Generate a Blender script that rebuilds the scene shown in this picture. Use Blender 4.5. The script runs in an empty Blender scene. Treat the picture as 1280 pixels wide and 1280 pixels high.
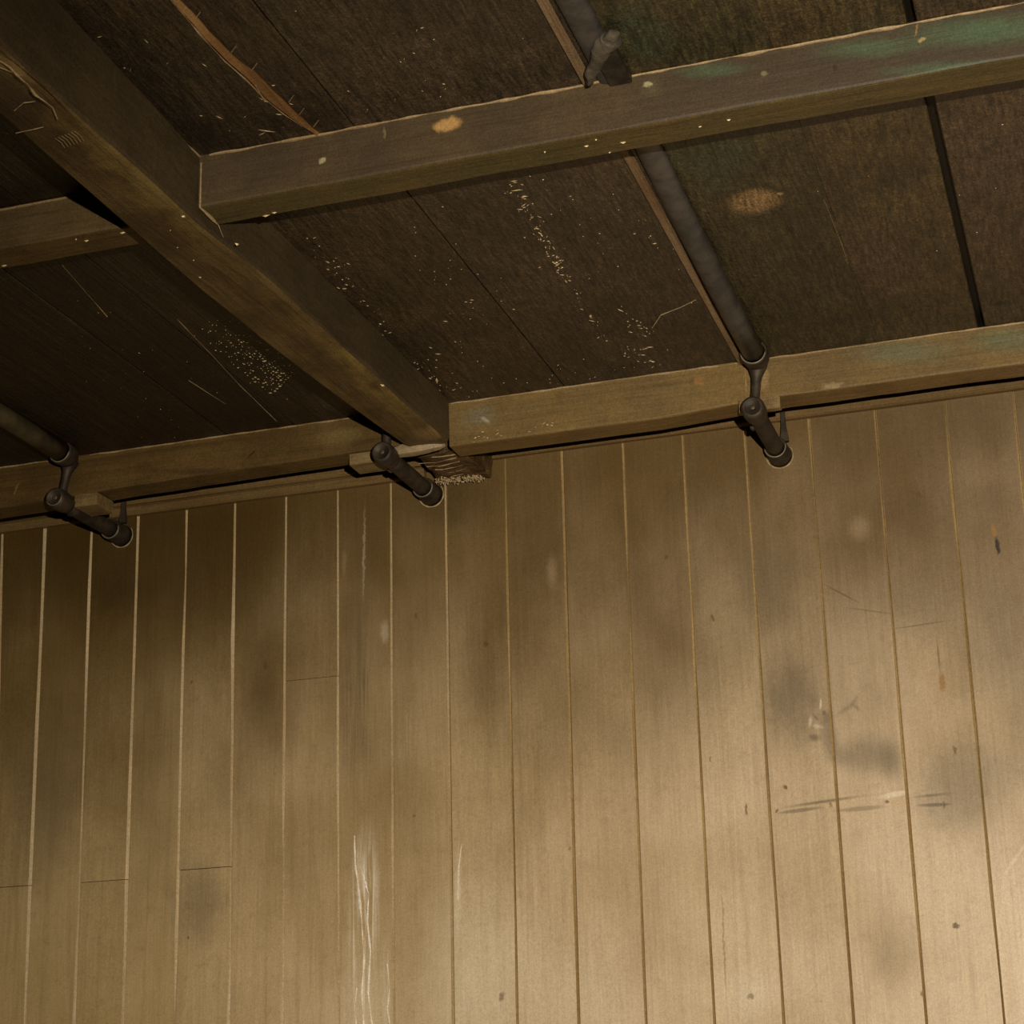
import bpy, bmesh, math, random
from mathutils import Vector, Matrix, noise
random.seed(7)
sc = bpy.context.scene
COL = sc.collection

# ---------------------------------------------------------------- camera, world, lamp, exposure
Z0 = 1.55                                  # eye height above the floor
FOC = 2430.42                              # focal length in pixels of the 1280 frame
YAW, PIT, ROL = -0.30100665, 0.31532546, -0.02762013
fw = Vector((math.sin(YAW)*math.cos(PIT), math.cos(YAW)*math.cos(PIT), math.sin(PIT)))
r0 = Vector((math.cos(YAW), -math.sin(YAW), 0)); u0 = r0.cross(fw)
rt = r0*math.cos(ROL)+u0*math.sin(ROL); up = -r0*math.sin(ROL)+u0*math.cos(ROL)
cd = bpy.data.cameras.new('camera'); cam = bpy.data.objects.new('camera', cd); COL.objects.link(cam)
cam.matrix_world = Matrix(((rt.x, up.x, -fw.x, 0), (rt.y, up.y, -fw.y, 0), (rt.z, up.z, -fw.z, Z0), (0, 0, 0, 1)))
cd.sensor_width = 36; cd.lens = FOC/1280*36; cd.clip_start = .02
sc.camera = cam

w = bpy.data.worlds.new('world'); sc.world = w; w.use_nodes = True
w.node_tree.nodes['Background'].inputs[0].default_value = (1, .86, .66, 1)
w.node_tree.nodes['Background'].inputs[1].default_value = .005

LAMP = Vector((.20, 0.0, Z0+.18))          # hand-held flash, up and right of the lens
ld = bpy.data.lights.new('flash', 'SPOT'); lo = bpy.data.objects.new('flash', ld); COL.objects.link(lo)
lo.location = LAMP; ld.energy = 440; ld.color = (1, .91, .77); ld.shadow_soft_size = .012
ld.spot_size = math.radians(100); ld.spot_blend = 1
lo.rotation_euler = (Vector((-.30, 3.5, Z0-.10))-LAMP).to_track_quat('-Z', 'Y').to_euler()

vs = sc.view_settings
vs.view_transform = 'Standard'; vs.look = 'None'; vs.gamma = 1; vs.exposure = 0; vs.use_curve_mapping = False

# ---------------------------------------------------------------- survey: where a sight line meets a real plane
WY, CZ = 3.5, Z0+1.354                     # wall plane, ceiling plane
def ray(px, py): return rt*(px-640)+up*(640-py)+fw*FOC
def onY(px, py, Y=WY):
    d = ray(px, py); t = Y/d.y; return Vector((d.x*t, Y, Z0+d.z*t))
def onZ(px, py, Z=CZ):
    d = ray(px, py); t = (Z-Z0)/d.z; return Vector((d.x*t, d.y*t, Z))
def srgb(c):
    return tuple((v/255/12.92 if v/255 <= .04045 else ((v/255+.055)/1.055)**2.4) for v in c)+(1,)

# ---------------------------------------------------------------- materials
class NT:
    def __init__(s, name):
        s.m = bpy.data.materials.new(name); s.m.use_nodes = True
        s.t = s.m.node_tree; s.b = s.t.nodes['Principled BSDF']
    def n(s, typ, **kw):
        x = s.t.nodes.new(typ)
        for k, v in kw.items(): setattr(x, k, v)
        return x
    def l(s, a, b): s.t.links.new(a, b)
    def noise(s, vec, scale, detail=4, rough=.55, dist=0):
        x = s.n('ShaderNodeTexNoise'); s.l(vec, x.inputs['Vector'])
        x.inputs['Scale'].default_value = scale; x.inputs['Detail'].default_value = detail
        x.inputs['Roughness'].default_value = rough; x.inputs['Distortion'].default_value = dist
        return x
    def vscale(s, vec, sc3):
        x = s.n('ShaderNodeVectorMath', operation='MULTIPLY'); s.l(vec, x.inputs[0]); x.inputs[1].default_value = sc3
        return x.outputs[0]
    def rng(s, val, a, b, c=0., d=1., smooth=True):
        x = s.n('ShaderNodeMapRange', interpolation_type='SMOOTHSTEP' if smooth else 'LINEAR')
        s.l(val, x.inputs['Value'])
        for k, v in zip(('From Min', 'From Max', 'To Min', 'To Max'), (a, b, c, d)): x.inputs[k].default_value = v
        return x.outputs['Result']
    def mul(s, a, b, op='MULTIPLY'):
        x = s.n('ShaderNodeMath', operation=op)
        for i, v in enumerate((a, b)):
            if isinstance(v, (int, float)): x.inputs[i].default_value = v
            else: s.l(v, x.inputs[i])
        return x.outputs[0]
    def mix(s, f, a, b, mode='MIX'):
        x = s.n('ShaderNodeMix', data_type='RGBA', blend_type=mode)
        if isinstance(f, (int, float)): x.inputs[0].default_value = f
        else: s.l(f, x.inputs[0])
        for i, v in ((6, a), (7, b)):
            if isinstance(v, tuple): x.inputs[i].default_value = v
            else: s.l(v, x.inputs[i])
        return x.outputs[2]

def wood(name, base, dark, alt, grain, blobs=(), bump=.25, rough=.55, altscale=3.0, grainamt=.35, fine=260, speck=0, zsoot_falloff=None, vary=.25, spec=.35, tooth=.16, pin=.8):
    """painted or bare wood: grain = coordinate scale (small along the fibre); blobs = stains/knots/painted shade with a place of their own
    blob: (centre, (rx,ry,rz), rot_axis_deg(3), rgb, strength, soft, ragged, streaky)"""
    k = NT(name)
    tc = k.n('ShaderNodeTexCoord').outputs['Object']
    oi = k.n('ShaderNodeObjectInfo').outputs['Random']
    g = k.noise(k.vscale(tc, grain), 1, 6, .65, .6)
    a = k.noise(tc, altscale, 4, .6)
    f = k.noise(tc, fine, 3, .6)
    c = k.mix(k.rng(a.outputs[0], .38, .66), srgb(base), srgb(alt))
    c = k.mix(k.mul(k.rng(g.outputs[0], .45, .75), grainamt), c, srgb(dark))
    c = k.mix(k.rng(oi, 0, 1, 0, vary, False), c, srgb(dark))
    mott = k.noise(tc, 38, 5, .7)
    c = k.mix(k.mul(k.rng(mott.outputs[0], .5, .8), .4), c, srgb(dark))
    if zsoot_falloff:                                # soot on the upper boards, with flash falloff painted into the colour too
        z1, z2, col, amt = zsoot_falloff
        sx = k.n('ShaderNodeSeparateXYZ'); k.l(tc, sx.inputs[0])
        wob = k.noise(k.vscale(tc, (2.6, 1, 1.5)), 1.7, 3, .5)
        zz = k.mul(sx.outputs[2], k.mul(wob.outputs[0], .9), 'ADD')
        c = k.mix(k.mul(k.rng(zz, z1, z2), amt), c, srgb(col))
    if blobs:
        def disp(scale, amp):
            nn = k.noise(tc, scale, 4, .65)
            v = k.n('ShaderNodeVectorMath', operation='SUBTRACT'); k.l(nn.outputs['Color'], v.inputs[0]); v.inputs[1].default_value = (.5, .5, .5)
            v2 = k.n('ShaderNodeVectorMath', operation='MULTIPLY_ADD'); k.l(v.outputs[0], v2.inputs[0]); v2.inputs[1].default_value = (amp,)*3; k.l(tc, v2.inputs[2])
            return v2.outputs[0]
        co = {0: tc, 1: disp(70, .014), 2: disp(9, .12)}
        strk = k.rng(k.noise(k.vscale(tc, tuple(v*1.6 for v in grain)), 1, 4, .6, 1.2).outputs[0], .42, .62)
        for (cen, rad, rot, rgb, st, soft, ragged, streaky) in blobs:
            mp = k.n('ShaderNodeMapping', vector_type='TEXTURE'); k.l(co[ragged], mp.inputs[0])
            mp.inputs['Location'].default_value = cen
            mp.inputs['Rotation'].default_value = [math.radians(v) for v in rot]
            mp.inputs['Scale'].default_value = rad
            gr = k.n('ShaderNodeTexGradient', gradient_type='SPHERICAL'); k.l(mp.outputs[0], gr.inputs[0])
            fac = k.rng(gr.outputs['Fac'], 0, soft, 0, st)
            if streaky: fac = k.mul(fac, strk)
            c = k.mix(fac, c, srgb(rgb))
    if speck:
        vo = k.noise(tc, 170, 2, .5)
        c = k.mix(k.mul(k.rng(vo.outputs[0], .70, .78), speck), c, srgb((150, 130, 95)))
    t1 = k.rng(k.noise(tc, 330, 2, .6).outputs[0], .34, .66, 1-tooth, 1+tooth, False)
    t2 = k.rng(k.noise(tc, 120, 4, .75).outputs[0], .3, .7, 1-tooth*.7, 1+tooth*.7, False)
    sc_ = k.n('ShaderNodeVectorMath', operation='SCALE'); k.l(c, sc_.inputs[0]); t3 = k.rng(k.noise(k.vscale(tc, tuple(v*4 for v in grain)), 1, 3, .7).outputs[0], .3, .7, 1-tooth*pin, 1+tooth*pin, False); k.l(k.mul(k.mul(t1, t2), t3), sc_.inputs['Scale']); c = sc_.outputs[0]
    k.l(c, k.b.inputs['Base Color'])
    k.b.inputs['Roughness'].default_value = rough
    k.b.inputs['Specular IOR Level'].default_value = spec
    h = k.mul(k.mul(g.outputs[0], 1.0), k.mul(f.outputs[0], .35), 'ADD')
    h = k.mul(h, k.mul(mott.outputs[0], .6), 'ADD')
    b = k.n('ShaderNodeBump'); b.inputs['Strength'].default_value = bump; b.inputs['Distance'].default_value = .004
    k.l(h, b.inputs['Height']); k.l(b.outputs[0], k.b.inputs['Normal'])
    return k.m

def metal(name, a, b_, rough=.5, met=.35, bump=.3):
    k = NT(name); tc = k.n('ShaderNodeTexCoord').outputs['Object']
    n1 = k.noise(tc, 22, 6, .7); n2 = k.noise(tc, 260, 3, .6)
    c = k.mix(k.rng(n1.outputs[0], .35, .68), srgb(a), srgb(b_))
    k.l(c, k.b.inputs['Base Color']); k.b.inputs['Metallic'].default_value = met; k.b.inputs['Roughness'].default_value = rough
    b = k.n('ShaderNodeBump'); b.inputs['Strength'].default_value = bump; b.inputs['Distance'].default_value = .003
    k.l(k.mul(n1.outputs[0], k.mul(n2.outputs[0], .4), 'ADD'), b.inputs['Height']); k.l(b.outputs[0], k.b.inputs['Normal'])
    return k.m

WG, XG, YG = (55, 55, 2.2), (2.5, 70, 70), (70, 2.2, 70)
M = {}
M['edge_pale'] = wood('pale_paint_edge', (200, 176, 134), (150, 122, 84), (184, 158, 116), WG, bump=.3)
M['edge_gold'] = wood('varnished_groove', (186, 158, 106), (112, 86, 44), (164, 134, 84), WG, bump=.3)
M['backing'] = wood('backing_wood', (30, 22, 13), (14, 10, 6), (24, 17, 9), WG)
M['ridge'] = wood('pale_paint_ridge', (186, 160, 118), (122, 96, 62), (164, 136, 94), (40, 40, 40), bump=.5)
M['drip'] = wood('pale_paint_drip', (250, 240, 222), (214, 196, 168), (236, 222, 198), (60, 60, 60), bump=.2)
M['fleck'] = wood('pale_flaked_paint', (246, 222, 172), (200, 170, 116), (226, 198, 144), (60, 60, 60), bump=.2)
M['raw'] = wood('raw_split_wood', (168, 128, 78), (84, 56, 28), (134, 94, 52), YG, bump=.5, grainamt=.7, fine=120)
M['rot'] = wood('broken_wood', (104, 78, 42), (44, 29, 13), (74, 54, 28), XG, bump=1.0, grainamt=.7, altscale=25)
M['plaster'] = wood('grey_plaster', (170, 148, 112), (108, 86, 58), (150, 128, 95), (30, 30, 30), bump=.5)
M['iron'] = metal('grimy_iron', (46, 38, 29), (82, 68, 50), rough=.6)
M['iron_grey'] = metal('worn_grey_iron', (64, 62, 62), (96, 90, 83), rough=.42, bump=.12)
M['iron_olive'] = metal('dusty_iron', (70, 62, 44), (104, 92, 64), rough=.5)
M['lead'] = metal('grey_lead_patch', (66, 58, 46), (98, 86, 66), rough=.85, met=0, bump=1.0)
M['rim'] = metal('bright_rim', (120, 108, 88), (150, 136, 108), rough=.45, met=.2)
M['floor'] = wood('floor_boards', (44, 34, 23), (26, 19, 12), (38, 29, 19), YG)

# ---------------------------------------------------------------- mesh helpers
def link(name, bm, mats, parent=None, smooth=False):
    me = bpy.data.meshes.new(name); bm.normal_update()
    bmesh.ops.recalc_face_normals(bm, faces=bm.faces[:])
    bm.to_mesh(me); bm.free()
    for m in (mats if isinstance(mats, (list, tuple)) else [mats]): me.materials.append(m)
    if smooth:
        for p in me.polygons: p.use_smooth = True
    o = bpy.data.objects.new(name, me); COL.objects.link(o)
    if parent: o.parent = parent
    return o
def empty(name, label, cat, group=None):
    o = bpy.data.objects.new(name, None); COL.objects.link(o); tag(o, label, cat, group); return o
def tag(o, label, cat, group=None):
    o['label'] = label; o['category'] = cat
    if group: o['group'] = group
    return o
def loft(rings, mids=None, closed=True, caps=True, bm=None):
    """rings: lists of points of equal length; mids: material index per ring segment"""
    bm = bm or bmesh.new()
    vr = [[bm.verts.new(p) for p in r] for r in rings]
    n = len(rings[0])
    for a, b in zip(vr, vr[1:]):
        for i in range(n if closed else n-1):
            f = bm.faces.new((a[i], a[(i+1) % n], b[(i+1) % n], b[i]))
            if mids: f.material_index = mids[i]
    if caps and closed:
        bm.faces.new(vr[0]); bm.faces.new(vr[-1][::-1])
    return bm
def box(lo_, hi_, bm=None):
    (a, b, c), (d, e, f) = lo_, hi_
    return loft([[(a, b, c), (d, b, c), (d, e, c), (a, e, c)], [(a, b, f), (d, b, f), (d, e, f), (a, e, f)]], bm=bm)
def tube(p, radii, seg=20, bm=None, ring0=None):
    """round body along a polyline of points with a radius at each"""
    p = [Vector(v) for v in p]; rings = []
    ref = None
    for i, q in enumerate(p):
        d = (p[min(i+1, len(p)-1)]-p[max(i-1, 0)])
        if d.length < 1e-9: d = rings_d
        rings_d = d; d = d.normalized()
        if ref is None: ref = d.orthogonal().normalized()
        ref = (ref-d*ref.dot(d)).normalized(); s = d.cross(ref)
        rings.append([q+(ref*math.cos(2*math.pi*j/seg)+s*math.sin(2*math.pi*j/seg))*radii[i] for j in range(seg)])
    return loft(rings, bm=bm)
def nz(x, s=1.0, seed=0.0): return noise.noise(Vector((x*s+seed, seed*1.7, 3.1)))
def lerp(tab, x):
    if x <= tab[0][0]: return tab[0][1]
    for (a, b), (c, d) in zip(tab, tab[1:]):
        if x <= c: return b+(d-b)*(x-a)/(c-a)
    return tab[-1][1]
def ridge(pts, r, parent, name='paint_ridge', step=.012, mat='ridge'):
    """thin uneven bead of old paint along a joint"""
    P = []
    for a, b in zip(pts, pts[1:]):
        a, b = Vector(a), Vector(b); n = max(1, int((b-a).length/step))
        P += [a.lerp(b, i/n) for i in range(n)]
    P.append(Vector(pts[-1]))
    rad = [max(.0003, r*(.6+1.1*nz(i*.35, 1, len(P)*.37))) for i in range(len(P))]
    P = [q+Vector((0, 0, nz(i*.3, 1, 9.3)*r*.8)) for i, q in enumerate(P)]
    return link(name, tube(P, rad, 6), M[mat], parent)

# ================================================================ WALL
PX = Vector((0, 0, 0))
lines = [((4, 672), (-5, 1108)), ((57.8, 664), (31.9, 1280)), ((115.9, 658.7), (94.1, 1280)), ((174, 647), (154.5, 1280)), ((234.5, 639), (219, 1280)),
         ((294.7, 632), (287.3, 1280)), ((358.2, 623), (353.8, 1280)), ((422.7, 615), (424, 1280)), ((489, 603), (493.2, 1280)),
         ((558, 654), (567, 1280)), ((631.8, 578), (647.3, 1280)), ((703.4, 568), (724, 1280)), ((779, 556), (808, 1280)),
         ((853.4, 544), (893.7, 1280)), ((930.6, 534), (980.4, 1280)), ((1011.3, 521), (1067.8, 1280)), ((1093.6, 512.5), (1158.5, 1280)),
         ((1181, 501), (1255.6, 1280)), ((1265.7, 489), (1280, 628))]
def line_x(l, z):
    a, b = onY(*l[0]), onY(*l[1]); t = (z-a.z)/(b.z-a.z); t = max(-.1, min(1.15, t)); return a.x+(b.x-a.x)*t
edges = [(lambda z, l=l: line_x(l, z)) for l in lines]
edges = [(lambda z, k=k: line_x(lines[0], z)-.111*k) for k in range(7, 0, -1)]+edges+[(lambda z, k=k: line_x(lines[-1], z)+.125*k) for k in range(1, 10)]
NL = 7                                     # boards before the first surveyed line

# stains, marks and wear on the wall paint (px, py, rx, ry, rot, rgb, strength, soft, ragged, streaky)
SOOT, SOOT2, GREY, TAN, PALE, RUST, HOLE = (88, 63, 20), (60, 42, 8), (112, 94, 66), (196, 170, 130), (226, 208, 176), (152, 114, 64), (96, 72, 34)
WM = [
 (170, 690, 420, 210, 0, SOOT2, .62, .8, 2, 0), (60, 900, 130, 230, 0, SOOT, .45, .9, 2, 0), (145, 735, 45, 75, 0, SOOT2, .5, 1, 2, 0),
 (335, 860, 75, 130, 0, SOOT, .5, .9, 2, 0), (560, 620, 110, 75, 0, SOOT2, .55, .9, 2, 0), (480, 690, 60, 110, 0, SOOT, .4, .9, 2, 0),
 (680, 690, 60, 110, 0, SOOT, .5, .9, 2, 0), (610, 830, 50, 130, 0, SOOT, .45, .9, 2, 0), (700, 900, 60, 130, 0, SOOT, .25, .9, 2, 0),
 (860, 625, 60, 65, 0, SOOT, .4, .9, 2, 0), (965, 725, 62, 95, 0, GREY, .55, .9, 2, 0), (985, 870, 48, 90, 0, GREY, .7, .9, 2, 0),
 (1150, 745, 75, 80, 0, GREY, .45, .9, 2, 0), (1245, 790, 60, 130, 0, GREY, .5, .9, 2, 0), (1200, 985, 90, 75, 0, GREY, .5, .9, 2, 0),
 (1120, 1190, 60, 70, 0, GREY, .35, .9, 2, 0), (250, 1130, 60, 90, 0, GREY, .5, .9, 2, 0), (450, 850, 36, 200, 0, GREY, .7, .9, 2, 1),
 (790, 720, 50, 130, 0, SOOT, .3, .9, 2, 0), (1130, 640, 60, 60, 0, SOOT, .3, .9, 2, 0), (60, 1000, 80, 160, 0, GREY, .5, .9, 2, 0),
 (1075, 660, 22, 26, 0, TAN, .3, 1, 1, 0), (900, 760, 34, 70, 0, TAN, .2, 1, 2, 0), (1230, 590, 60, 40, 0, TAN, .15, 1, 2, 0), (1190, 900, 50, 30, 0, TAN, .4, 1, 2, 0),
 (455, 1150, 26, 150, 2, (240, 224, 200), .95, .7, 1, 1), (449, 1100, 6, 90, 2, PALE, .5, .9, 1, 0), (452, 1230, 14, 60, 0, PALE, .8, .8, 1, 1), (482, 1230, 10, 70, 0, PALE, .6, .8, 1, 1),
 (572, 1120, 6, 90, 2, PALE, .5, .8, 1, 0), (481, 790, 9, 22, 0, PALE, .3, .8, 1, 0), (455, 690, 2.5, 90, 1, PALE, .3, .8, 1, 0),
 (600, 1230, 130, 170, 0, PALE, .6, 1, 2, 0), (740, 1260, 110, 130, 0, PALE, .4, 1, 2, 0), (450, 1260, 70, 130, 0, PALE, .4, 1, 2, 0), (935, 1245, 60, 50, 0, PALE, .5, 1, 1, 0),
 (690, 715, 12, 34, 0, TAN, .25, .9, 1, 0), (605, 903, 1.4, 7, 0, RUST, .7, .6, 0, 0), (600, 902, 1.4, 7, 0, RUST, .7, .6, 0, 0), (610, 906, 1.4, 4, 0, RUST, .7, .6, 0, 0),
 (607, 805, 4.5, 7, 0, HOLE, .85, .7, 1, 0), (332, 832, 4, 8, 0, HOLE, .7, .6, 1, 0), (833, 696, 3.5, 5, 0, HOLE, .7, .6, 1, 0), (891, 772, 3, 7, 0, HOLE, .7, .6, 1, 0),
 (833, 610, 2, 12, 0, HOLE, .5, .6, 1, 0), (606, 625, 3, 22, 0, HOLE, .7, .7, 1, 0), (470, 628, 3, 12, 0, HOLE, .6, .7, 1, 0),
 (1243, 664, 5, 13, 0, RUST, .9, .6, 1, 0), (1247, 682, 4, 16, 0, (48, 40, 26), .95, .6, 1, 0), (1178, 852, 6, 15, 0, RUST, .95, .6, 1, 0), (1173, 820, 2, 30, 0, HOLE, .6, .8, 0, 0),
 (1148, 618, 4, 5, 0, HOLE, .8, .6, 1, 0), (1149, 628, 1.5, 9, 0, HOLE, .8, .6, 0, 0), (1148, 567, 2.5, 7, 0, HOLE, .5, .6, 1, 0), (1195, 1157, 6, 4, 0, HOLE, .85, .6, 1, 0),
 (982, 984, 4, 4, 0, HOLE, .85, .6, 1, 0), (933, 1012, 2.5, 10, 0, HOLE, .75, .6, 1, 0), (1038, 1006, 3, 5, 0, RUST, .85, .6, 1, 0), (971, 1014, 3, 3, 0, HOLE, .8, .6, 1, 0), (1109, 1003, 3, 3, 0, HOLE, .8, .6, 1, 0),
 (1194, 937, 3, 6, -20, HOLE, .7, .6, 1, 0), (1180, 1006, 2, 5, 0, HOLE, .7, .6, 1, 0), (939, 1246, 6, 4, 20, HOLE, .6, .6, 1, 0), (905, 1180, 2, 90, 1, RUST, .6, .7, 1, 0), (1153, 1242, 2, 6, 0, HOLE, .7, .6, 1, 0),
 (888, 950, 2, 5, 0, HOLE, .6, .6, 1, 0), (235, 1172, 2.5, 3, 0, HOLE, .7, .6, 1, 0), (520, 770, 3, 6, 0, HOLE, .6, .6, 1, 0), (518, 1020, 3, 3, 0, HOLE, .5, .6, 1, 0), (712, 1060, 3, 4, 0, HOLE, .5, .6, 1, 0), (627, 1246, 4, 8, 20, HOLE, .6, .6, 1, 0),
 (430, 705, 4, 26, 3, (150, 125, 85), .5, .6, 1, 0), (43, 770, 7, 30, 4, (104, 78, 44), .5, .6, 1, 0), (240, 853, 3, 4, 0, HOLE, .6, .6, 1, 0),
 (1052, 742, 34, 1.8, 34, HOLE, .55, .7, 0, 0), (1090, 764, 44, 1.6, 14, HOLE, .4, .7, 0, 0), (1150, 781, 56, 1.5, -3, HOLE, .45, .7, 0, 0), (1268, 1075, 3, 34, 40, PALE, .5, .7, 0, 0),
 # ghost of a deer silhouette that once hung on the boards, and the shelf line under it
 (1084, 943, 56, 36, 0, (118, 101, 74), .62, .9, 0, 0), (1112, 950, 24, 38, 0, (112, 96, 70), .6, .9, 0, 0), (1038, 926, 15, 44, -8, (118, 101, 74), .65, .8, 0, 0), (1056, 945, 24, 20, 0, (134, 116, 88), .5, 1, 0, 0),
 (1018, 922, 11, 7, 12, (104, 88, 60), .75, .9, 0, 0), (1034, 897, 12, 16, 0, (118, 101, 74), .7, .9, 0, 0), (1058, 886, 24, 6, -28, (136, 118, 90), .65, 1, 0, 0), (1068, 876, 14, 4, -48, (132, 114, 86), .65, 1, 0, 0), (1070, 884, 12, 4, 42, (132, 114, 86), .65, 1, 0, 0),
 (1013, 902, 3.4, 12, 12, PALE, .5, .9, 0, 0), (1022, 908, 10, 4, 20, PALE, .45, .9, 0, 0), (1026, 880, 2, 9, 8, PALE, .6, .6, 0, 0), (1020, 897, 2.2, 6, -30, HOLE, .5, .6, 0, 0), (1030, 891, 3, 4, 0, HOLE, .55, .6, 0, 0),
 (1030, 1002, 76, 3.2, -4, (104, 86, 56), .8, 1, 0, 0), (1000, 1013, 36, 3.4, -3, (96, 80, 54), .6, .6, 0, 0), (1075, 1011, 40, 4, -1, (112, 94, 64), .5, .6, 0, 0),
 (1118, 993, 26, 4.5, -7, PALE, .75, .6, 0, 0), (1126, 1003, 16, 5, -3, (196, 168, 124), .7, .5, 0, 0), (1165, 994, 34, 3, -2, (104, 86, 56), .7, 1, 0, 0), (1168, 1006, 26, 3, 2, (96, 80, 54), .7, .6, 0, 0),
]
MPP = 1.45e-3
def wall_blob(b):
    px, py, rx, ry, rot, rgb, st, soft, rag, stk = b
    c = onY(px, py); return (tuple(c), (rx*MPP, 5.0, ry*MPP), (0, rot, 0), rgb, st, soft, rag, stk), c.x, rx*MPP*1.3+(.06 if rag == 2 else .01)+(ry*MPP*abs(math.sin(math.radians(rot))))
WMB = [wall_blob(b) for b in WM]

wall = link('wall_back', box((-3.02, WY+.018, 0), (1.15, WY+.06, CZ+.05)), M['backing']); wall['kind'] = 'structure'
joints = {NL+0: (20, 1108), NL+2: (128, 1101.5), NL+4: (256, 1085.5), NL+6: (390, 848)}
for i in range(len(edges)-1):
    eL, eR = edges[i], edges[i+1]
    zs = [0, .6, Z0+.2, Z0+.75, Z0+1.3, CZ]
    xm = (eL(Z0+.8)+eR(Z0+.8))/2; hw = .065
    mine = [b for b, bx, br in WMB if abs(bx-xm) < hw+br] if -2.4 < xm < .1 else []
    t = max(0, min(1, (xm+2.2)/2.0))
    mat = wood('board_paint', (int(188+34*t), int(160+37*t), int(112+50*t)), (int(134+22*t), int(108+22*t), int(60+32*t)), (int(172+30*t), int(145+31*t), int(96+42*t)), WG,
               blobs=mine, bump=.16, rough=.5, altscale=2.6, grainamt=.32, zsoot_falloff=(Z0+.72, Z0+1.82, (88, 62, 8), .90), vary=.22, tooth=.10)
    left = i < NL+9
    spans = [(0, CZ)]
    if i in joints:
        zj = onY(*joints[i]).z; spans = [(0, zj-.0006), (zj+.0006, CZ)]
    for z0, z1 in spans:
        st = [z0]+[z for z in [k*.15 for k in range(1, 20)] if z0+.02 < z < z1-.02]+[z1]
        rings = []
        yo = random.uniform(-.0012, .0012)
        for z in st:
            a = eL(z)+.0003+.0004*nz(z*6, 1, i); b = eR(z)-.0003+.0004*nz(z*6, 1, i+1)
            y = WY+yo; lb, rb = (.0012, .0054 if i < NL+5 else .0034) if left else (.0022, .0034)
            rings.append([(a, y+.018, z), (a, y+.0035, z), (a+lb, y, z), (b-rb*(.85+.7*nz(z*9, 1, i+.3)+.35*nz(z*60, 1, i+.7)), y, z), (b, y+.0045, z), (b, y+.018, z)])
        ridx = 1 if left else 2
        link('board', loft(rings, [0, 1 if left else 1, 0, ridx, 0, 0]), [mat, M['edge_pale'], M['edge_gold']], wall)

# dried drips of pale paint standing proud of the boards
for pts_, r_ in (([(443, 1045), (444, 1080), (448, 1110), (452, 1150), (455, 1200), (452, 1240), (455, 1290)], .0020), ([(450, 1082), (461, 1118), (459, 1150), (463, 1190), (460, 1240), (466, 1290)], .0014),
                 ([(484, 1205), (487, 1235), (484, 1262), (489, 1290)], .0016), ([(446, 1235), (443, 1260), (446, 1290)], .0013), ([(577, 1055), (573, 1085), (572, 1125)], .0010)):
    ridge([onY(x, y, 3.4998) for x, y in pts_], r_*1.35, wall, 'paint_drip', .008, 'drip')

# moulding under the ceiling, right and left of the big beam
tm = wood('moulding_paint', (146, 118, 74), (88, 64, 32), (120, 94, 54), XG, bump=.25, grainamt=.5, zsoot_falloff=(Z0+.95, Z0+1.5, (92, 68, 32), .4))
def trim(name, x0, x1, prof):
    o = link(name, loft([[(x, y, Z0+z+.0008*nz(x*5, 1, 2)) for y, z in prof] for x in [x0+(x1-x0)*k/24 for k in range(25)]]), tm); o['kind'] = 'structure'; return o
t1 = trim('trim_1', -1.125, 1.15, [(3.4995, 1.309), (3.488, 1.309), (3.484, 1.312), (3.484, 1.354), (3.4995, 1.354)])
t2 = trim('trim_2', -3.0, -1.265, [(3.4995, 1.289), (3.488, 1.2895), (3.484, 1.293), (3.484, 1.306), (3.487, 1.3085), (3.4925, 1.309), (3.4925, 1.3115), (3.485, 1.313), (3.481, 1.317), (3.481, 1.354), (3.4995, 1.354)])

# ================================================================ CEILING
ceil = link('ceiling', box((-3.02, -1.0, CZ+.02), (1.2, WY+.06, CZ+.05)), M['backing']); ceil['kind'] = 'structure'
def cb(px, py, rx, ry, rot, rgb, st, soft, rag, stk=0): return (tuple(onZ(px, py)), (rx, ry, 5.0), (0, 0, rot), rgb, st, soft, rag, stk)
planks = [(-3.0, -2.62, (56, 42, 24)), (-2.62, -2.28, (50, 36, 20)), (-2.28, -1.955, (46, 32, 17)), (-1.955, -1.607, (46, 32, 18)), (-1.607, -1.46, (40, 27, 15)), (-1.46, -1.19, (48, 36, 22)),
          (-1.19, -.909, (74, 58, 37)), (-.909, -.556, (78, 63, 44)), (-.556, -.3195, (76, 65, 38)), (-.3195, -.1455, (84, 68, 40)), (-.1345, .11, (84, 66, 44)), (.11, .36, (78, 62, 42)), (.36, .62, (74, 58, 38)), (.62, .9, (78, 60, 40)), (.9, 1.19, (74, 58, 38))]
plank_objs = []
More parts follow.
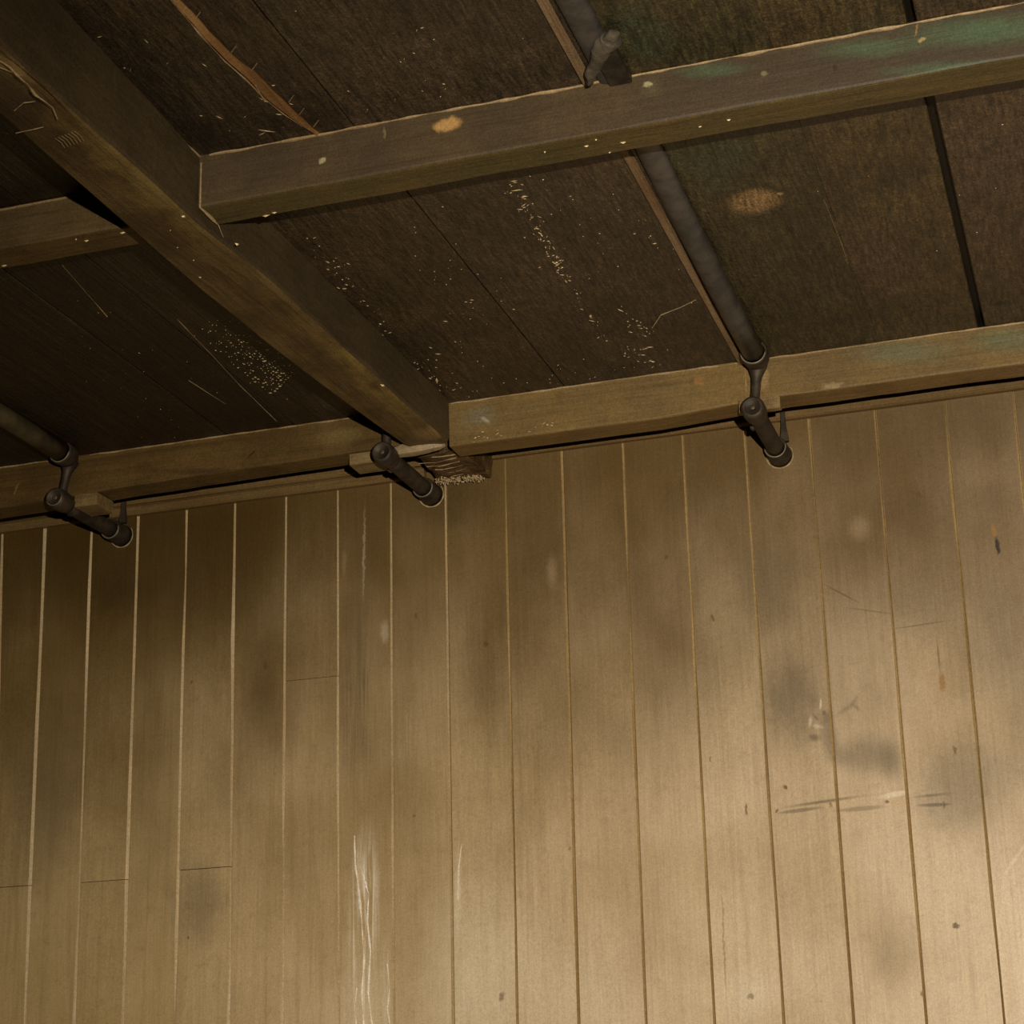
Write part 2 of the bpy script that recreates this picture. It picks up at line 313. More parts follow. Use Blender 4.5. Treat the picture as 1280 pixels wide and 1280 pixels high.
for k, (x0, x1, col) in enumerate(planks):
    dk = tuple(int(v*.5) for v in col); al = tuple(int(v*.82) for v in col)
    bl = []
    if k == 8: bl = [cb(943, 252, .052, .05, 0, (150, 118, 76), .9, .6, 1), cb(975, 243, .006, .006, 0, (215, 180, 120), .9, .5, 1), cb(952, 268, .02, .004, 0, (110, 95, 70), .6, .6, 1),
                     cb(900, 200, .09, .12, 0, (52, 62, 42), .6, .9, 2), cb(800, 40, .06, .10, 0, (52, 66, 46), .6, .9, 2)]
    if k == 9: bl = [cb(1090, 60, .1, .08, 0, (50, 66, 50), .5, .9, 2), cb(1100, 330, .09, .2, 0, (82, 64, 48), .6, .9, 2)]
    if k == 6: bl = [cb(235, 150, .07, .45, 0, (30, 23, 16), .8, .8, 2), cb(330, 110, .16, .3, 0, (44, 33, 22), .6, .9, 2), cb(480, 440, .05, .4, 0, (40, 31, 19), .7, .8, 2)]  # first blob paints the contact shadow beside the big beam
    if k == 10: bl = [cb(1250, 380, .02, .01, 0, (30, 26, 20), .8, .6, 1), cb(1250, 200, .1, .2, 0, (84, 66, 50), .6, .9, 2)]
    if k == 5: bl = [cb(400, 430, .05, .18, 0, (60, 62, 50), .6, .9, 2), cb(430, 500, .08, .06, 0, (84, 76, 54), .5, .9, 2)]
    if k == 3: bl = [cb(150, 420, .05, .5, 0, (64, 58, 38), .7, .8, 2)]
    m = wood('plank_wood', col, dk, al, (45, 6, 45) if k > 5 else YG, blobs=bl, bump=.9, rough=.42, altscale=5, grainamt=.75, fine=150, speck=.35 if 5 < k < 8 else .12, vary=.2, spec=.45, tooth=.46, pin=1.3)
    zt = CZ+(.0006 if k in (8, 9) else random.uniform(0, .0015))
    ys = [-1+.25*j for j in range(19)]
    rings = []
    for y in ys:
        g = .0008+.0006*nz(y*8, 1, k)
        gl, hl = (.0001, .0003) if k == 9 else (g, .0018); gr_, hr = (.0001, .0003) if k == 8 else (g, .0018)
        rings.append([(x0+gl, y, zt+.02), (x0+gl, y, zt+hl), (x0+gl+hl, y, zt), (x1-gr_-hr, y, zt), (x1-gr_, y, zt+hr), (x1-gr_, y, zt+.02)])
    rings[-1] = [(a, WY+.0, c) for a, b, c in rings[-1]]
    pale_l = 3 <= k <= 5
    o = link('plank', loft(rings, [0, 1 if pale_l else 0, 0, 0, 0, 0]), [m, M['edge_pale']], ceil)
    plank_objs.append((x0, x1, o, zt))
# thin pale batten beside the ceiling pipe
pts = []
for y in [-.9+.11*j for j in range(39)]: pts.append([(-.569-.007+.001*nz(y*9), y, CZ), (-.569-.006, y, CZ-.006), (-.569+.004, y, CZ-.007), (-.569+.006, y, CZ)])
link('batten', loft(pts), wood('batten_paint', (152, 124, 90), (92, 68, 42), (128, 98, 66), YG, bump=.6, grainamt=.6), ceil)

# flaked paint and pale splinters left on the planks
def fleck_mesh(items, down):
    bm = bmesh.new()
    for c, L, W, ang in items:
        d = Vector((math.cos(ang), math.sin(ang), 0)); s = Vector((-d.y, d.x, 0))
        b1 = random.uniform(-.3, .3)
        v = [bm.verts.new(c+d*(L*a)+s*(W*b)) for a, b in ((-.5, b1), (-.1, .5), (.5, b1*.6), (.1, -.5))]
        t = bm.verts.new(c+Vector((0, 0, -down)))
        for j in range(4): bm.faces.new((v[j], v[(j+1) % 4], t))
        bm.faces.new(v)
    return bm
bucket = {}
def add_fleck(px, py, L, W, ang):
    c = onZ(px, py)
    for k, (x0, x1, o, zt) in enumerate(plank_objs):
        if x0+.004 < c.x < x1-.004 and not (2.21 < c.y < 2.36) and c.y < 3.27:
            c.z = zt+.0002; q_ = .65+1.7*random.random()**2.2; bucket.setdefault(k, []).append((c, L*q_, W*q_, ang)); return
def stream(pts, n, spread, L=(.003, .012), W=(.0008, .0022)):
    for _ in range(n):
        i = random.randrange(len(pts)-1); t = random.random()
        x = pts[i][0]+(pts[i+1][0]-pts[i][0])*t+random.gauss(0, spread); y = pts[i][1]+(pts[i+1][1]-pts[i][1])*t+random.gauss(0, spread)
        add_fleck(x, y, random.uniform(*L), random.uniform(*W), random.gauss(1.5, .8))
stream([(635, 228), (655, 255), (672, 290), (690, 318), (705, 345)], 80, 5)
stream([(705, 345), (722, 372), (742, 400), (752, 425)], 26, 4)
stream([(672, 250), (700, 300), (760, 300), (700, 230)], 25, 22, (.002, .005))
stream([(776, 385), (795, 405), (812, 418)], 24, 5)
stream([(780, 430), (830, 460)], 24, 9)
stream([(520, 300), (600, 380), (560, 430)], 34, 34, (.002, .006))
stream([(780, 230), (840, 330)], 16, 22, (.002, .005))
stream([(395, 300), (460, 390), (545, 490)], 60, 9, (.003, .009), (.0006, .0016))
stream([(545, 450), (560, 490), (680, 475), (800, 455)], 40, 8, (.003, .007))
stream([(420, 60), (520, 120), (600, 60)], 30, 45, (.002, .005), (.0006, .0012))
stream([(150, 60), (240, 150), (380, 140)], 26, 35, (.004, .02), (.0005, .0010))
stream([(60, 380), (200, 480), (350, 500), (60, 540)], 44, 30, (.002, .005), (.0006, .0014))
stream([(20, 190), (90, 170)], 18, 16, (.002, .005), (.0006, .0014))
stream([(1000, 230), (1240, 300), (1230, 180)], 9, 40, (.002, .006))
for (x, y, L, W) in ((597, 452, .016, .003), (604, 458, .014, .003), (546, 476, .02, .003), (676, 300, .014, .003), (682, 310, .012, .003), (696, 322, .012, .003), (738, 396, .01, .003), (525, 338, .02, .002), (543, 350, .01, .002)):
    add_fleck(x, y, L, W, 1.9)
# crazed paint beside the big beam: rows of little square scales
for r in range(17):
    for c in range(30):
        u, v = c/29, r/16
        x = 262+95*u+(-18+50*v); y = 398+72*u+(22-42*v)
        dens = math.exp(-((x-(258+u*90+18))**2+(y-(408+u*78))**2)/900)*(.25+.75*u)
        if random.random() < dens*1.25: add_fleck(x+random.gauss(0, .8), y+random.gauss(0, .8), .0022+.0028*u, .0016+.0016*u, random.uniform(0, 3))
for k, it in bucket.items():
    o = link('paint_flecks', fleck_mesh(it, .0009), M['fleck'], plank_objs[k][2]); o['kind'] = 'stuff'; o['label'] = 'pale flakes of old paint clinging to the dark plank'
# pale hairline cracks on planks
def hair(pl, pts, r, mat='ridge'):
    P = [onZ(x, y)+Vector((0, 0, .0003)) for x, y in pts]
    ridge(P, r, plank_objs[pl][2], 'pale_crack', .02, mat)
hair(7, [(870, 375), (850, 385), (826, 394), (815, 410)], .0013)
hair(4, [(78, 332), (100, 357), (134, 396)], .0008)
hair(4, [(222, 400), (262, 441), (300, 482), (346, 527)], .0007)
hair(3, [(236, 476), (258, 490), (282, 505)], .0009)
hair(8, [(1030, 250), (1040, 275), (1052, 305), (1060, 330)], .0006)
# long split in the plank above the big beam, raw orange wood showing
cl = [(212, -8, 5), (235, 17, 8), (258, 44, 9), (285, 72, 10), (312, 94, 12), (335, 118, 12), (358, 138, 10), (380, 155, 6), (398, 167, 2)]
top, bot, low = [], [], []
for i, (x, y, wd) in enumerate(cl):
    for s_ in ((0,) if i == len(cl)-1 else (0, .5)):
        if s_: x2, y2, w2 = (x+cl[i+1][0])/2, (y+cl[i+1][1])/2, (wd+cl[i+1][2])/2+random.uniform(-2, 2)
        else: x2, y2, w2 = x, y, wd
        a = onZ(x2-w2*.35, y2+w2*.35); b = onZ(x2+w2*.5, y2-w2*.42); m_ = a.lerp(b, .3+random.uniform(-.08, .08)); m_.z -= .004
        top.append([a+Vector((0, 0, .001)), m_, b-Vector((0, 0, .0012)), b+Vector((0, 0, .001))])
sp = link('split_wood', loft(top), M['raw'], plank_objs[6][2]); sp['label'] = 'long orange split of raw wood in the dark plank'
ridge([onZ(x-wd*.38, y+wd*.38)+Vector((0, 0, -.001)) for x, y, wd in cl[:-1]], .0014, sp, 'splintered_edge', .012)
for x, y in ((247, 18), (292, 60), (318, 82), (364, 122), (377, 138), (395, 153)):
    a, b = onZ(x-3, y+4)+Vector((0, 0, -.002)), onZ(x+3, y-5)+Vector((0, 0, -.003)); link('splinter', tube([a, b], [.0008, .0005], 5), M['ridge'], sp)
link('splinter', tube([onZ(319, 103)+Vector((0, 0, -.003)), onZ(331, 126)+Vector((0, 0, -.002))], [.0014, .0006], 5), M['ridge'], sp)

# floor, out of the picture
fl = link('floor', box((-3.02, -1.0, -.04), (1.2, WY+.06, 0)), M['floor']); fl['kind'] = 'structure'

# ================================================================ BEAMS
def beam_x(x0, x1, Yf, Yb, zb, r=.004, seed=1., step=.04, wob=.0016):
    n = max(2, int((x1-x0)/step)); rings = []
    for i in range(n+1):
        x = x0+(x1-x0)*i/n; z = Z0+(zb(x) if callable(zb) else zb)+wob*nz(x*9, 1, seed)
        d = wob*.6*nz(x*7, 1, seed+4); e = wob*1.4*nz(x*16, 1, seed+8); rr = r*(1+.6*nz(x*12, 1, seed+2))
        rings.append([(x, Yf+d*.4, CZ+.001), (x, Yf+d, (CZ+z)/2), (x, Yf+d, z+rr), (x, Yf+d+rr*.3, z+rr*.3), (x, Yf+d+rr, z), (x, (Yf+Yb)/2, z+e*.2), (x, Yb+e-.003, z), (x, Yb+e, z+.003), (x, Yb, CZ+.001)])
    return loft(rings, [0, 0, 0, 1, 1, 1, 1, 1, 0])
def bb(px, py, Y, rx, rz, rot, rgb, st, soft, rag, stk=0): return (tuple(onY(px, py, Y)), (rx, .5, rz), (0, rot, 0), rgb, st, soft, rag, stk)
GRN = (84, 104, 74)
YA = 2.236
BG = 'wooden beams under the plank ceiling'
ma = wood('beam_paint_green', (94, 77, 52), (56, 41, 24), (80, 66, 46), XG, bump=.35, grainamt=.4, altscale=7, speck=.15, blobs=[
    bb(1000, 120, YA, .30, .16, 0, (72, 60, 45), .75, .8, 2), bb(1250, 60, YA, .30, .2, 0, (70, 60, 46), .7, .8, 2),  # broad dark blobs paint the flash falloff towards the right end
    bb(560, 156, YA, .026, .014, 0, (194, 150, 90), .95, .6, 1), bb(548, 158, YA, .012, .009, 0, (190, 146, 88), .8, .7, 1), bb(403, 201, YA, .006, .006, 0, (176, 160, 120), .9, .5, 1),
    bb(1235, 38, YA, .14, .03, 8, GRN, .75, .9, 1), bb(1090, 60, YA, .10, .02, 8, GRN, .6, .9, 1), bb(890, 88, YA, .07, .016, 8, GRN, .55, .9, 1), bb(1180, 85, YA, .12, .014, 8, GRN, .5, .9, 1),
    bb(815, 110, YA, .02, .02, 0, (110, 106, 74), .35, 1, 1), bb(810, 106, YA, .008, .004, 30, (176, 166, 124), .8, .5, 1), bb(1044, 84, YA, .004, .006, 0, (60, 44, 16), .8, .5, 1), bb(1152, 50, YA, .008, .004, -30, (176, 150, 90), .8, .5, 1), bb(1145, 38, YA, .002, .014, 20, (150, 120, 70), .8, .5, 1),
    bb(955, 92, YA, .006, .006, 0, (140, 130, 90), .7, .6, 1), bb(900, 60, YA, .012, .004, 10, (190, 160, 100), .8, .5, 1), bb(1042, 46, YA, .018, .006, 10, (190, 160, 100), .8, .5, 1), bb(480, 165, YA, .003, .012, 0, (140, 124, 84), .6, .6, 1)])
mA2 = wood('beam_paint_brown', (112, 92, 58), (66, 48, 24), (94, 76, 44), XG, bump=.35, grainamt=.45, altscale=7, speck=.15)
mC = wood('beam_paint_tan', (136, 110, 62), (84, 61, 28), (120, 97, 56), XG, bump=.4, grainamt=.4, altscale=6, speck=.1, blobs=[
    bb(873, 475, 3.28, .014, .013, 0, (150, 108, 56), .8, .8, 1), bb(1130, 440, 3.28, .13, .035, 8, (104, 106, 76), .7, .9, 1), bb(1260, 425, 3.28, .1, .035, 8, (100, 106, 76), .7, .9, 1), bb(600, 520, 3.28, .05, .03, 0, (122, 118, 94), .6, .9, 1), bb(607, 525, 3.28, .014, .006, 40, (172, 164, 138), .7, .6, 1, 0),
    bb(1040, 482, 3.28, .03, .008, 0, (170, 148, 104), .6, .7, 1), bb(975, 497, 3.28, .025, .004, 0, (196, 140, 70), .9, .5, 1), bb(955, 470, 3.28, .012, .04, 0, (170, 138, 92), .6, .8, 1)])
mCl = wood('beam_paint_sooty', (105, 80, 40), (54, 37, 14), (90, 68, 31), XG, bump=.35, grainamt=.5, altscale=6, speck=.08, blobs=[
    bb(300, 590, 3.28, .30, .012, 8, (58, 38, 18), .6, .8, 1), bb(60, 630, 3.28, .12, .012, 8, (52, 34, 16), .6, .8, 1), bb(425, 545, 3.28, .07, .03, 0, (136, 114, 68), .5, .9, 1), bb(315, 567, 3.28, .016, .002, -40, (46, 32, 14), .9, .6, 0), bb(20, 612, 3.28, .003, .02, 20, (150, 126, 84), .6, .6, 1)])

mUnder = wood('beam_underside', (104, 82, 42), (58, 40, 16), (84, 64, 30), XG, bump=.5, grainamt=.6, altscale=9, speck=.12, tooth=.22)
mUnderG = wood('beam_underside_green', (98, 79, 42), (54, 39, 17), (82, 72, 38), XG, bump=.5, grainamt=.6, altscale=5, speck=.12, tooth=.22)
mUnderC = wood('beam_underside_tan', (138, 110, 64), (84, 60, 28), (120, 94, 52), XG, bump=.4, grainamt=.5, altscale=7, tooth=.16)
beamA = tag(link('wooden_beam', beam_x(-1.146, 1.15, YA, 2.2965, lambda x: 1.2735+.004*math.cos(x*1.6), seed=1), [ma, mUnderG]),
            'upper cross beam on the right with greenish paint and an orange knot, nearest the camera', 'beam', BG)
ridge([(-1.13, YA-.0005, CZ-.0015), (1.15, YA-.0005, CZ-.0015)], .0026, beamA)
beamA2 = tag(link('wooden_beam', beam_x(-2.98, -1.235, 2.279, 2.339, 1.2866, seed=3), [mA2, mUnder]), 'short brown cross beam at the left edge, cut off by the big sloping beam', 'beam', BG)
ridge([(-2.98, 2.2785, CZ-.0015), (-1.26, 2.2785, CZ-.0015)], .0026, beamA2)
beamC = tag(link('wooden_beam', beam_x(-1.139, 1.15, 3.28, 3.345, lambda x: lerp([(-1.14, 1.266), (-.72, 1.266), (-.5, 1.2765), (1.15, 1.275)], x), seed=5), [mC, mUnderC]),
            'tan beam along the top of the board wall, right of the big sloping beam', 'beam', BG)
ridge([(-1.135, 3.2795, CZ-.0015), (-.575, 3.2795, CZ-.0015)], .0026, beamC)
ridge([(-.52, 3.2795, CZ-.0015), (1.15, 3.2795, CZ-.0015)], .0026, beamC)
ridge([onY(957, 449, 3.279), onY(948, 457, 3.279), onY(948, 490, 3.279)], .0022, beamC)
ridge([onY(931, 458, 3.279), onY(933, 490, 3.279)], .0014, beamC)
beamC2 = tag(link('wooden_beam', beam_x(-2.98, -1.225, 3.28, 3.345, lambda x: lerp([(-2.98, 1.256), (-2.07, 1.2654), (-1.82, 1.2738), (-1.355, 1.281), (-1.2, 1.282)], x), seed=6), [mCl, mUnder]),
             'dark sooty beam along the top of the board wall, left of the big sloping beam', 'beam', BG)
ridge([(-2.98, 3.2795, CZ-.0015), (-1.985, 3.2795, CZ-.0015)], .0022, beamC2)
ridge([(-1.91, 3.2795, CZ-.0015), (-1.24, 3.2795, CZ-.0015)], .0024, beamC2)

# the big beam that runs back to the wall
XR = [(-1, -1.12), (1.7, -1.130), (2.25, -1.146), (2.49, -1.140), (3.0, -1.137), (3.28, -1.135), (3.34, -1.135)]
ZB = [(-1, 1.20), (1.7, 1.219), (2.25, 1.2465), (2.44, 1.2565), (2.9, 1.261), (3.23, 1.2655), (3.30, 1.272), (3.34, 1.275)]
XL = [(-1, -1.215), (1.7, -1.222), (1.85, -1.222), (2.25, -1.243), (2.46, -1.254), (2.9, -1.240), (3.13, -1.225), (3.28, -1.216), (3.34, -1.214)]
rings = []
y = -1.0
while y < 3.2781:
    xr, zb, xl = lerp(XR, y), Z0+lerp(ZB, y), lerp(XL, y)
    n1, n2, n3 = .002*nz(y*6, 1, 1), .002*nz(y*7, 1, 5), .003*nz(y*4, 1, 8)
    rr = .012+.005*nz(y*5, 1, 3)
    rr *= .8
    gou = .012*math.exp(-((y-1.80)/.07)**2)                     # old chipped hollow on the lower edge
    rings.append([(xr+n1*.5, y, CZ+.001), (xr+n1, y, (CZ+zb)/2), (xr+n1, y, zb+rr), (xr+n1-rr*.18, y, zb+rr*.45), (xr-rr*.5, y, zb+rr*.15+gou*.3), (xr-rr, y, zb+n2*.3+gou),
                  ((xr+xl)/2+.01, y, zb+n3*.4+gou*.8), ((xr+xl)/2-.02, y, zb+n3*.4), (xl+rr*.5, y, zb+n2*.3), (xl+rr*.12, y, zb+rr*.3), (xl, y, zb+rr*.8), (xl, y, CZ+.001)])
    y += .022
def b3(p, rad, rot, rgb, st, soft, rag, stk=0): return (tuple(p), rad, rot, rgb, st, soft, rag, stk)
mB = wood('big_beam_paint', (112, 90, 50), (54, 38, 16), (80, 61, 30), (70, 4, 40), bump=.8, grainamt=.75, altscale=8, speck=.1, blobs=[
    b3((-1.135, 1.9, Z0+1.29), (.1, .35, .05), (0, 0, 0), (88, 78, 60), .6, .9, 2), b3((-1.16, 2.1, Z0+1.24), (.03, .3, .05), (0, 0, 0), (134, 112, 58), .6, .9, 2),
    b3((-1.15, 2.9, Z0+1.262), (.03, .4, .03), (0, 0, 0), (140, 116, 56), .6, .9, 2), b3((-1.15, 1.76, Z0+1.22), (.02, .07, .03), (0, 0, 0), (172, 142, 92), .7, .6, 1),
    b3((-1.19, 1.84, Z0+1.22), (.05, .12, .04), (0, 0, 0), (52, 38, 20), .85, .7, 2), b3((-1.21, 2.35, Z0+1.25), (.03, .5, .03), (0, 0, 0), (66, 48, 22), .6, .9, 2), b3((-1.20, 2.75, Z0+1.255), (.035, .2, .03), (0, 0, 0), (60, 44, 20), .7, .9, 2), b3((-1.15, 3.2, Z0+1.27), (.05, .05, .02), (0, 0, 0), (168, 136, 86), .5, .7, 1)])
mBs = wood('big_beam_side', (88, 73, 48), (52, 39, 21), (74, 62, 42), (70, 4, 40), bump=.4, grainamt=.4, altscale=5, speck=.12, tooth=.2)
beamB = tag(link('wooden_beam', loft(rings, [1, 1, 1, 0, 0, 0, 0, 0, 0, 0, 1, 1]), [mB, mBs]), 'big worn beam sloping from the upper left corner down to the board wall', 'beam', BG)
def ptsB(f, ys): return [f(y) for y in ys]
ridge([onZ(x, y) + Vector((.001, 0, -.001)) for x, y in ((120, 72), (252, 198))], .0014, beamB)
# paint line where the upper cross beam butts into the big beam
ridge([(-1.1425, YA-.001, CZ-.012), (-1.1425, YA-.001, Z0+1.2725), (-1.1415, 2.292, Z0+1.2705), (-1.139, 2.303, Z0+1.256)], .0028, beamB)
for pl_, r_ in (([(0, 76), (12, 84), (22, 93), (34, 104), (44, 118), (56, 126), (66, 134), (72, 148)], .0026), ([(0, 84), (14, 90), (24, 94)], .0022), ([(18, 138), (30, 128), (44, 126)], .0010), ([(20, 166), (40, 162), (54, 158)], .0010)):
    P = []
    for x, y in pl_:
        p = onZ(x, y, Z0+1.2215); P.append(p-Vector((0, 0, .0005)))
    ridge(P, r_, beamB, 'chipped_edge', .008)
for k_ in range(7):
    x, y = 74+k_*4, 178-k_*1.5; P = [onZ(x-5, y-5, Z0+1.2225), onZ(x+2, y, Z0+1.2225), onZ(x+7, y+7, Z0+1.2225)]; ridge(P, .0008, beamB, 'tool_mark', .01)
for (x, y, s_) in ((229, 265, .007), (213, 283, .004), (222, 307, .004), (250, 345, .008), (242, 321, .004), (124, 127, .006), (108, 144, .005), (270, 215, .004), (296, 305, .006), (478, 482, .008)):
    p = onZ(x, y, Z0+1.2515 if y < 320 else Z0+1.257)
    if x > 470: p = onZ(x, y, Z0+1.262)
    if (x, y) in ((124, 127), (108, 144)): p = None
    if p is None or x == 270: continue
    z = Z0+lerp(ZB, p.y); p.z = z+.0015
    bm = fleck_mesh([(p, s_*1.3, s_*.7, 1.1)], .003); link('paint_chip', bm, M['fleck'], beamB)
for (x, y, s_) in ((733, 183, .007), (779, 179, .007), (681, 190, .003), (745, 175, .003), (875, 159, .006), (911, 151, .006), (332, 268, .010), (343, 264, .008), (762, 191, .003)):
    p = onZ(x, y, Z0+1.2755); p.z = Z0+1.2735+.004*math.cos(p.x*1.6)+.0012
    link('paint_chip', fleck_mesh([(p, s_*1.4, s_*.6, .1)], .0028), M['fleck'], beamA)
for (x, y, s_) in ((108, 301, .007), (153, 291, .008), (5, 332, .009), (95, 299, .003)):
    p = onZ(x, y, Z0+1.2866); p.z += .001
    link('paint_chip', fleck_mesh([(p, s_*1.4, s_*.6, .1)], .003), M['fleck'], beamA2)
# fallen flakes caught along the foot of beamC
it = []
for _ in range(16):
    x, y = random.uniform(575, 700), random.uniform(538, 553); p = onY(x, y-(x-575)*.13+4, 3.2795)
    it.append((p, random.uniform(.003, .010), random.uniform(.001, .0025), random.uniform(-.5, .5)))
bm = bmesh.new()
for c, L, W, a in it:
    d = Vector((math.cos(a), 0, math.sin(a))); s = Vector((-d.z, 0, d.x))
    v = [bm.verts.new(c+d*L*u_+s*W*q_) for u_, q_ in ((-.5, 0), (0, .5), (.5, .1), (0, -.5))]; t_ = bm.verts.new(c+Vector((0, -.001, 0)))
    for j in range(4): bm.faces.new((v[j], v[(j+1) % 4], t_))
o = link('paint_flecks', bm, M['fleck'], beamC); o['kind'] = 'stuff'

# ---------------------------------------------------------------- broken block under the end of the big beam
def rough_block(lo_, hi_, amp, sc_, seed, cuts=7, taper=None):
    bm = box(lo_, hi_); bmesh.ops.subdivide_edges(bm, edges=bm.edges[:], cuts=cuts, use_grid_fill=True)
    for v in bm.verts:
        if taper: v.co = taper(v.co)
        n = noise.noise_vector(v.co*sc_+Vector((seed, 0, 0))); v.co += n*amp
    return bm
def tp(c):
    u = (c.y-3.345)/(3.483-3.345)
    c = c.copy()
    if c.z < Z0+1.30: c.z -= .012*u-.004*(1-u)
    c.x += .022*u if c.x > -1.17 else 0
    return c
blk = tag(link('broken_block', rough_block((-1.228, 3.348, Z0+1.278), (-1.142, 3.482, Z0+1.345), .0065, 48, 3., 12, tp), M['rot']),
          'broken wooden block between the end of the big beam and the wall', 'block')
it = []
for _ in range(150):
    u = random.random(); p = Vector((-1.225+.088*u+random.gauss(0, .004), 3.465+random.gauss(0, .011)-.03*(1-u)*.3, Z0+1.264+random.gauss(0, .002)))
    it.append((p, random.uniform(.003, .009), random.uniform(.002, .005), random.uniform(0, 3)))
o = link('crumbs', fleck_mesh(it, .004), M['ridge'], blk); o['kind'] = 'stuff'
for q_ in range(5): ridge([(-1.235+.01*q_, 3.37+.02*q_, Z0+1.274-.001*q_), (-1.20, 3.375+.02*q_, Z0+1.2735-.001*q_), (-1.155, 3.365+.02*q_, Z0+1.274-.001*q_)], .0012, blk, 'splintered_edge', .008)
ridge([(-1.222, 3.36, Z0+1.281), (-1.19, 3.365, Z0+1.280), (-1.15, 3.362, Z0+1.281)], .002, blk)
# pale plaster smeared where the beams meet
def pt(c):
    u = (c.x+1.205)/.06; h = max(.15, math.sqrt(max(0, 1-u*u)))
    return Vector((c.x, 3.279-(3.279-c.y)*h, Z0+1.267+(c.z-Z0-1.267)*h+.003*u))
pl = rough_block((-1.264, 3.256, Z0+1.256), (-1.146, 3.279, Z0+1.277), .0012, 50, 9., 9, pt)
link('plaster_patch', pl, M['plaster'], beamB, True)['label'] = 'pale smear of plaster under the beam end'

# ---------------------------------------------------------------- little wooden blocks beside the pipes
mk = wood('block_paint', (150, 126, 82), (84, 62, 32), (122, 98, 60), XG, bump=.6, grainamt=.5, altscale=14)
def block(xa, xb, za, zb, ya, yb, label, chamfer=.006):
    pr = [(ya, zb), (ya, za+chamfer*.4), (ya+chamfer*.4, za), (yb, za), (yb, zb)]
    bm = loft([[(x+random.uniform(-.0007, .0007), y, Z0+z+.0012*nz(x*40, 1, za)) for y, z in pr] for x in [xa+(xb-xa)*k/6 for k in range(7)]])
    return tag(link('wooden_block', bm, mk), label, 'block', 'small wooden blocks beside the pipes')
block(-.578, -.503, 1.249, 1.272, 3.262, 3.279, 'small chipped block behind the rightmost pipe, on the lower edge of the tan beam')
block(-1.345, -1.268, 1.257, 1.279, 3.283, 3.34, 'small stepped block under the sooty beam, left of the middle pipe')
block(-1.935, -1.885, 1.243, 1.268, 3.272, 3.34, 'small dark block under the sooty beam, beside the leftmost pipe')

# ================================================================ PIPES
def lathe_y(prof, x, z, seg=24):
    """prof: (y, r) list, closed body around an axis along Y"""
    rings = []
    for yy, r in prof: rings.append([(x+r*math.cos(2*math.pi*j/seg), yy, z+r*math.sin(2*math.pi*j/seg)) for j in range(seg)])
    return loft(rings)
def make_pipe(x, ze, label, m_tube, tube_from, xt):
    root = empty('iron_pipe', label, 'pipe', 'dark iron pipes entering the board wall')
    z = Z0+ze; zc = CZ-.0145
    # run along the ceiling
    n = 26; P = [(xt+.0012*nz(k*.5, 1, x), tube_from+(3.215-tube_from)*k/n, zc) for k in range(n+1)]
    def flat(yy): return .42+.58*max(0, min(1, (yy-2.35)/.6))           # flattened where it passes the cross beam
    rg = [[(q[0]+.0195*math.cos(2*math.pi*j/24), q[1], CZ-.0145*(flat(q[1])-.42)/.58+.0195*flat(q[1])*math.sin(2*math.pi*j/24)+.0008*nz(q[1]*9+j, .5, 4)) for j in range(24)] for q in P]
    link('ceiling_tube', loft(rg), m_tube, root, True)
    rim = lathe_y([(3.222, .0190), (3.214, .0200), (3.205, .0228), (3.207, .0248), (3.214, .0250), (3.240, .0235), (3.255, .0150), (3.259, .005)], xt, zc-.0002)
    link('upper_collar', rim, M['iron'], root, True)
    ring = [(xt+.0222*math.cos(a), 3.2052, zc+.0222*math.sin(a)) for a in [math.pi*(1.04+.92*k/14) for k in range(15)]]
    link('collar_rim', tube(ring, [.0008]+[.0014]*13+[.0008], 6), M['rim'], root, True)
    # neck down the front of the beam
    yn = 3.2575; x2 = (x+xt)/2
    nk = [(t_, Vector((xt+(x-xt)*t_, yn-.010, (zc-.008)*(1-t_)+(z+.008)*t_))) for t_ in (0, .10, .2, .3, .42, .6, .78, .88, .95, 1)]
    link('neck', tube([p_ for t_, p_ in nk], [.0185, .0165, .0130, .0100, .0088, .0084, .0086, .0095, .0115, .013], 18), M['iron'], root, True)
    # elbow with its round end, horizontal run and wall collar
    link('elbow', lathe_y([(3.2245, .0001), (3.2245, .0075), (3.2225, .009), (3.2225, .0125), (3.2205, .0140), (3.2195, .0165), (3.2225, .0205), (3.2290, .0218), (3.2480, .0218), (3.2640, .0200), (3.272, .0178), (3.272, .0001)], x, z), M['iron'], root, True)
    ring = [(x+.0172*math.cos(a), 3.2192, z+.0172*math.sin(a)) for a in [math.pi*(1.15+.85*k/14) for k in range(15)]]
    link('end_ring', tube(ring, [.0005]+[.0009]*13+[.0005], 6), M['rim'] if 'leftmost' in label else M['iron_olive'], root, True)
    link('end_plug', lathe_y([(3.2215, .0001), (3.2215, .004), (3.2225, .0052), (3.2246, .0052)], x+.0005, z), M['iron_olive'], root, True)
    link('wall_tube', lathe_y([(3.27, .0165), (3.30, .0162), (3.36, .0165), (3.43, .0162), (3.488, .0162)], x, z), M['iron'], root, True)
    link('wall_collar', lathe_y([(3.452, .0163), (3.446, .0185), (3.447, .0212), (3.452, .0222), (3.485, .0222), (3.4975, .0235), (3.4975, .002)], x, z), M['iron'], root, True)
    ring = [(x+.0200*math.cos(a), 3.4455, z+.0200*math.sin(a)) for a in [math.pi*(1.02+1.08*k/16) for k in range(17)]]
    link('collar_rim', tube(ring, [.0006]+[.0014]*15+[.0006], 6), M['rim'], root, True)
    # lug under the elbow joint
    link('lug', lathe_y([(3.305, .002), (3.306, .005), (3.316, .005), (3.317, .002)], x-.0165, z-.006, 10), M['iron'], root, True)
    return root
p1 = make_pipe(-.547, 1.241, 'rightmost dark pipe, its grey tube running along the ceiling beside a pale batten', M['iron_grey'], -.9, -.536)
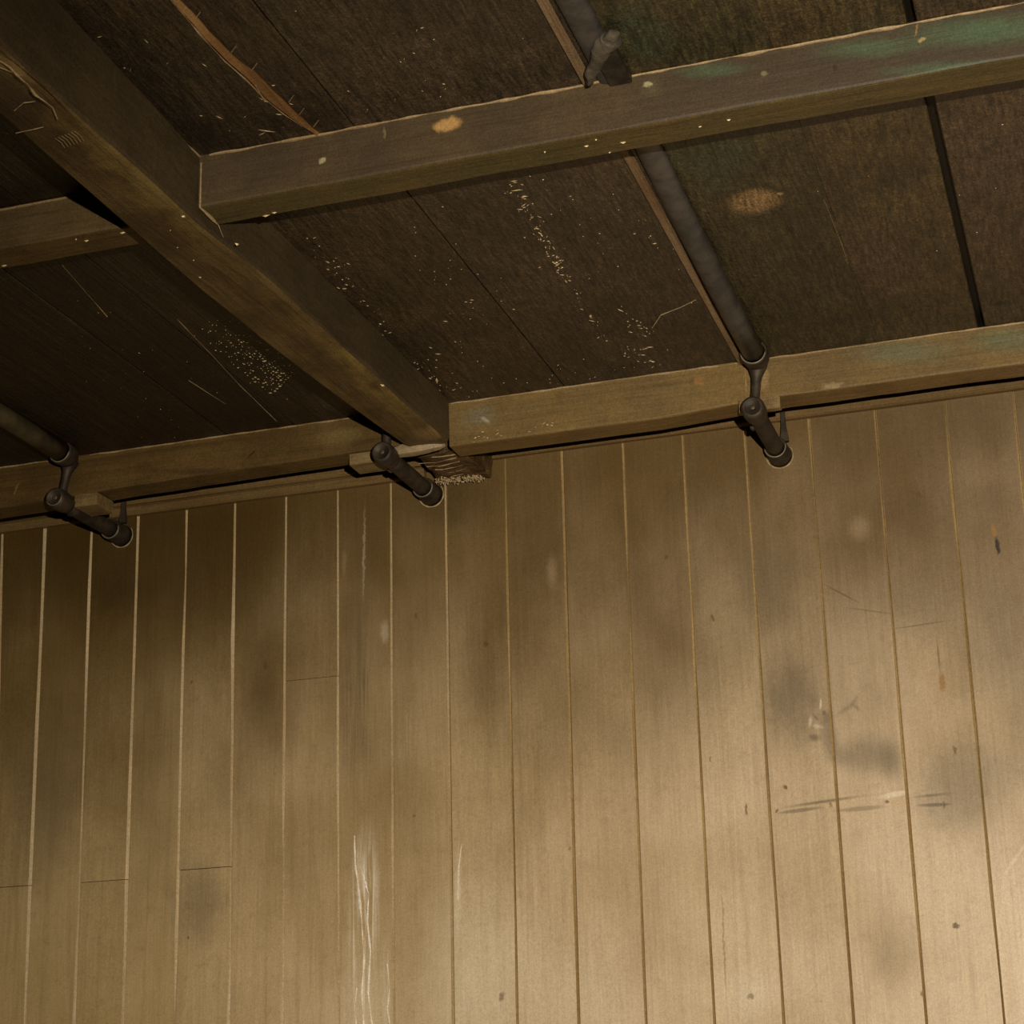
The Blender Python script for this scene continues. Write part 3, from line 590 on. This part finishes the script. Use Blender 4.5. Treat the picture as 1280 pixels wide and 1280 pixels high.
p2 = make_pipe(-1.2545, 1.252, 'middle dark pipe, coming out under the end of the big sloping beam', M['iron'], 3.10, -1.252)
p3 = make_pipe(-1.951, 1.2495, 'leftmost of the three dark pipes, at the left edge of the picture', M['iron_olive'], -.9, -1.935)
# lumpy bandage-like clamp on the ceiling tube above the upper beam
ky = [(768, 42, .010, .007), (764, 52, .012, .0145), (754, 62, .015, .0135), (746, 74, .017, .0100), (742, 90, .019, .0100), (737, 105, .021, .0075)]
cp, cr = [], []
for i in range(41):
    u = i/40*5; j = min(4, int(u)); t_ = u-j; A_, B_ = ky[j], ky[j+1]
    cp.append(onZ(A_[0]+(B_[0]-A_[0])*t_, A_[1]+(B_[1]-A_[1])*t_, CZ-(A_[2]+(B_[2]-A_[2])*t_))); cr.append(A_[3]+(B_[3]-A_[3])*t_)
cl = tube(cp, cr, 20)
for v in cl.verts: v.co += noise.noise_vector(v.co*45)*.005+noise.noise_vector(v.co*160)*.0016; v.co.z = CZ-.002-(CZ-.002-v.co.z)*.8
link('pipe_clamp', cl, M['lead'], p1, True)['label'] = 'lumpy grey clamp'
c0 = onZ(764, 82, CZ-.012)
link('plate', rough_block((c0.x-.015, c0.y-.030, CZ-.012), (c0.x+.015, 2.234, CZ-.001), .001, 40, 5, 3), M['iron'], p1)
# paint and filler around the wall collars
for rt_, x, z in ((p1, -.547, 1.241), (p2, -1.2545, 1.252), (p3, -1.951, 1.2495)):
    P = [(x+.0255*math.cos(a), 3.4975, Z0+z+.0255*math.sin(a)) for a in [math.pi*(.9+1.3*k/20) for k in range(21)]]
    ridge(P, .0022, rt_, 'filler_ring', .006)
# short hanging stays between the moulding and the wall collars
for lab, xa, za in (('thin iron stay between the moulding and the rightmost pipe', -.532, 1.262), ('thin dark stay between the moulding and the leftmost pipe', -1.936, 1.272)):
    link('stay', loft([[(xa-.006*k_, 3.470, Z0+zz), (xa+.006*k_, 3.470, Z0+zz), (xa+.006*k_, 3.478, Z0+zz), (xa-.006*k_, 3.478, Z0+zz)] for zz, k_ in ((za-.003, 1.3), (za+.012, 1.1), (za+.03, .7), (za+.062, .6))]), M['iron'], p1 if 'right' in lab else p3)
